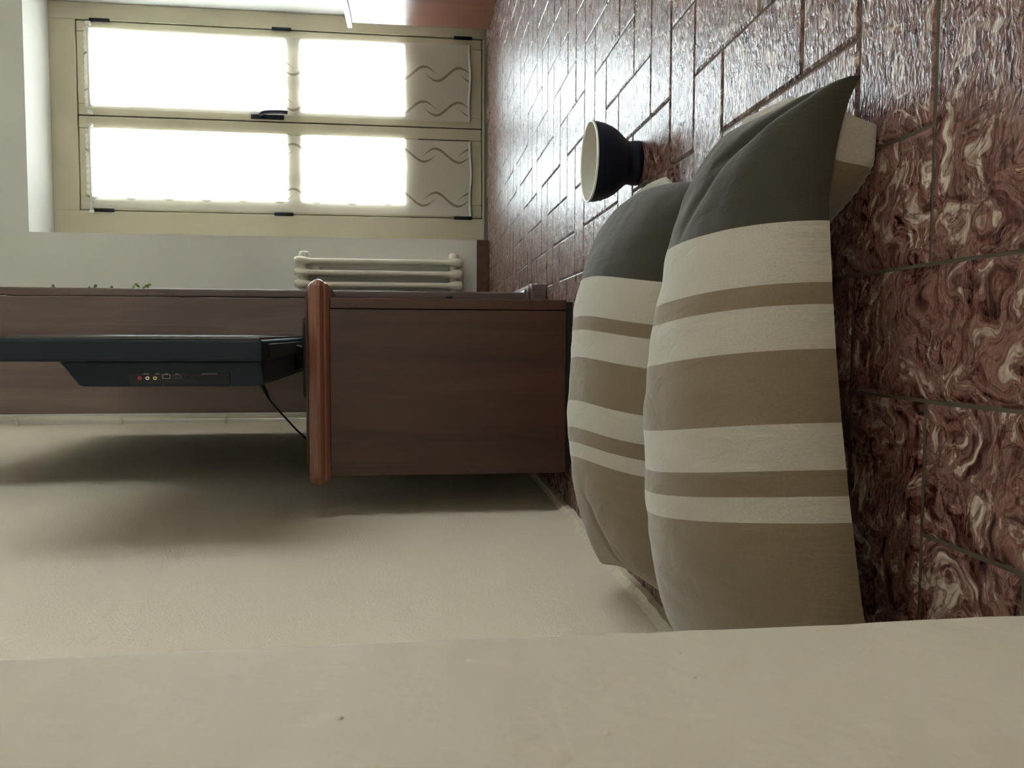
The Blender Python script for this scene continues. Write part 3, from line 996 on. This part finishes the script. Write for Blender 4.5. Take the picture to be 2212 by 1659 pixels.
# power lead to the back of the cabinet
ld = empty('power_lead')
tag(ld, 'thin black power lead hanging from the television to the wall behind the cabinet', 'cable')
def on_tv3(px, py, Y):
    x, z = on_tv(px, py, Y)
    return (x, Y, z)
cp = [(-2.47, 13.6, 7.45)] + [on_tv3(*q) for q in ((573, 845, 13.6), (580, 860, 13.7), (596, 880, 13.8), (618, 904, 14.0), (642, 930, 14.2), (664, 953, 14.5))]
cp += [(-4.70, 15.3, 6.42), (-5.35, 17.5, 6.36), (-5.62, 20.5, 6.36), (-5.70, 24.0, 6.40)]
box('socket_plate', XL, XL + 0.1, 23.6, 24.4, 6.0, 6.8, M_WHITEP, wl, 0.03)
tube('cord', bez(cp, 8), 0.024, M_CORD, ld, 8)
tube('plug_sleeve', [cp[0], cp[1], cp[2]], [0.06, 0.05, 0.032], M_CORD, ld, 10)
# the set is turned a hair towards the room
pv = Matrix.Translation((-1.53 * S, TY0 * S, 0))
tv.matrix_world = pv @ Matrix.Rotation(math.radians(-0.6), 4, 'Z') @ pv.inverted()

# ------------------------------------------------------------------ low cherry cabinet by the door
sc2 = empty('side_cabinet')
tag(sc2, 'low glossy cherry wood cabinet with pale top beside the glazed door', 'cabinet')
box('body', 14.32, XR - 0.05, 27.0, YB - 0.05, 0.0, 6.9, M_RED, sc2, 0.03)
box('top', 14.05, XR - 0.03, 26.8, YB - 0.03, 6.9, 7.14, M_SLAB, sc2, 0.05)
for k in range(2):
    d = box('door_panel', 14.5 + k * 1.55, 15.95 + k * 1.5, 26.88, 27.0, 0.8, 6.7, M_RED, sc2, 0.03)
    tube('bar_handle', [(15.2 + k * 1.5, 26.78, 5.0), (15.2 + k * 1.5, 26.78, 6.2)], 0.05, M_STEEL, d)

# ------------------------------------------------------------------ bowl
bw = empty('bowl')
tag(bw, 'dark navy footed bowl with pale inside and white rim on the tiles', 'bowl')
BCX, BCY = 1.42, 7.66
lathe('outer_wall', [(0.02, 0.02), (0.33, 0.0), (0.365, 0.015), (0.365, 0.10), (0.35, 0.17), (0.37, 0.23), (0.44, 0.31), (0.52, 0.40), (0.58, 0.50), (0.625, 0.62), (0.65, 0.74), (0.658, 0.825)],
      BCX, BCY, M_NAVY, bw, 64)
lathe('rim', [(0.658, 0.825), (0.662, 0.84), (0.655, 0.857), (0.642, 0.857), (0.634, 0.84)], BCX, BCY, M_RIM, bw, 64)
lathe('inner_wall', [(0.634, 0.84), (0.62, 0.72), (0.59, 0.60), (0.54, 0.48), (0.46, 0.37), (0.34, 0.28), (0.18, 0.235), (0.01, 0.225)], BCX, BCY, M_BOWLIN, bw, 64)

# ------------------------------------------------------------------ floor cushions
from mathutils import noise
def smooth01(t):
    t = max(0.0, min(1.0, t))
    return t * t * (3 - 2 * t)

def cushion(par, seed, label, tip=None, folds=()):
    """par: seam corners front-left, front-right, back-right, back-left, crown height, front seam lift,
    front / right / left bow of the seam, profile exponents"""
    e = empty('floor_cushion')
    FL, FR, BR, BL = (Vector(par[k:k + 3]) for k in (0, 3, 6, 9))
    ht, zb, bf, bR, bL, pe, qe = par[12:19]
    dv, du = (BL - FL).normalized(), (FR - FL).normalized()
    RU, RV = 0.05, 0.075
    nu, nv = 170, 110
    def base(u, v):
        # round the corners of the seam
        a, b2 = min(u, 1 - u) / RU, min(v, 1 - v) / RV
        if a < 1 and b2 < 1:
            d = math.hypot(1 - a, 1 - b2)
            if d > 1:
                a, b2 = 1 - (1 - a) / d, 1 - (1 - b2) / d
                u = a * RU if u < 0.5 else 1 - a * RU
                v = b2 * RV if v < 0.5 else 1 - b2 * RV
        p = (FL * (1 - u) + FR * u) * (1 - v) + (BL * (1 - u) + BR * u) * v
        su, sv = math.sin(math.pi * u), math.sin(math.pi * v)
        p = p + dv * (bf * su * (1 - v) - 0.1 * su * v) + du * (bL * sv * (1 - u) - bR * sv * u)
        p.z += zb * su * (1 - v)
        if tip:
            k = max(0.0, (u - 0.80) / 0.20) ** 1.2 * max(0.0, (0.34 - v) / 0.34) ** 1.2
            p = p.lerp(Vector(tip), k)
        return p
    def prof(t):
        return max(0.0, 1 - abs(2 * t - 1) ** pe) ** qe
    for side in (1, -1):
        vs, uvs, fs = [], [], []
        for j in range(nv + 1):
            v = 0.5 - 0.5 * math.cos(math.pi * j / nv)        # denser towards the seams
            for i in range(nu + 1):
                u = 0.5 - 0.5 * math.cos(math.pi * i / nu)
                p = base(u, v)
                edge = min(u, 1 - u, v, 1 - v)
                if side > 0:
                    f = prof(u) * prof(v)
                    wr = noise.noise(Vector((u * 10 + seed, v * 2.6, seed * 1.7))) * 0.035 + noise.noise(Vector((u * 26, v * 6.0 + seed, 3.1))) * 0.014
                    # short puckers running in from the seams
                    wr += 0.03 * math.exp(-v / 0.10) * noise.noise(Vector((u * 16, seed, 0.3))) + 0.03 * math.exp(-(1 - u) / 0.10) * noise.noise(Vector((v * 14, seed, 5.3)))
                    z = p.z + ht * f + wr * min(1, edge * 14)
                    for (u0, v0, u1, v1, wd, dp) in folds:
                        a, b2 = Vector((u0, v0)), Vector((u1, v1))
                        t = max(0, min(1, (Vector((u, v)) - a).dot(b2 - a) / (b2 - a).length_squared))
                        ds = (Vector((u, v)) - (a + (b2 - a) * t)).length
                        z -= dp * math.exp(-(ds / wd) ** 2) * math.sin(math.pi * (0.12 + 0.76 * t))
                    q = Vector((p.x, p.y, max(z, 0.02)))
                else:
                    # tucked in under the front seam, fuller towards the olive end
                    corner = smooth01((u - 0.785) / 0.07) * (1 - smooth01((u - 0.90) / 0.05))
                    tuck = 0.40 * (1 - corner) + 0.075 * corner
                    g = (smooth01(v / tuck) * smooth01((1 - v) / 0.15) * smooth01(u / 0.12) * smooth01((1 - u) / 0.07)) ** 1.4
                    swell = math.sin(math.pi * min(1, (1 - u) / 0.06)) * 0.26 if u > 0.94 else 0.0
                    swell *= smooth01((v - 0.22) / 0.15) * smooth01((1 - v) / 0.2)
                    q = Vector((p.x + swell, p.y, p.z * (1 - g) + 0.012 * g))
                vs.append(tuple(q)); uvs.append((u, v))
        for j in range(nv):
            for i in range(nu):
                a = j * (nu + 1) + i
                fs.append((a, a + 1, a + nu + 2, a + nu + 1) if side > 0 else (a, a + nu + 1, a + nu + 2, a + 1))
        mesh_obj('top_cover' if side > 0 else 'underside_cover', vs, fs, M_FAB if side > 0 else M_FABU, e, True, uvs)
    tag(e, label, 'cushion', 'striped floor cushions')
    return e

cushion((-4.369, -0.235, 0.422, 0.478, 0.777, 0.398, 0.687, 2.905, 0.334, -5.206, 3.788, 0.522, 1.026, 0.168, -0.116, 0.022, -0.071, 2.078, 0.497), 2.0,
        'plump striped cushion on the floor beside the white partition edge', tip=(0.50, 0.40, 0.27),
        folds=((0.97, 0.10, 0.90, 0.42, 0.018, 0.10), (0.93, 0.30, 0.80, 0.48, 0.02, 0.05)))
cushion((-4.872, 3.78, 0.437, 0.347, 3.811, 0.304, 0.502, 7.934, 0.366, -5.291, 7.2, 0.683, 1.029, -0.086, 0.182, -0.206, 0.168, 2.341, 0.569), 5.0,
        'plump striped cushion touching the beige wall in front of the walnut cabinet',
        folds=((0.02, 0.4, 0.2, 0.5, 0.02, 0.04),))
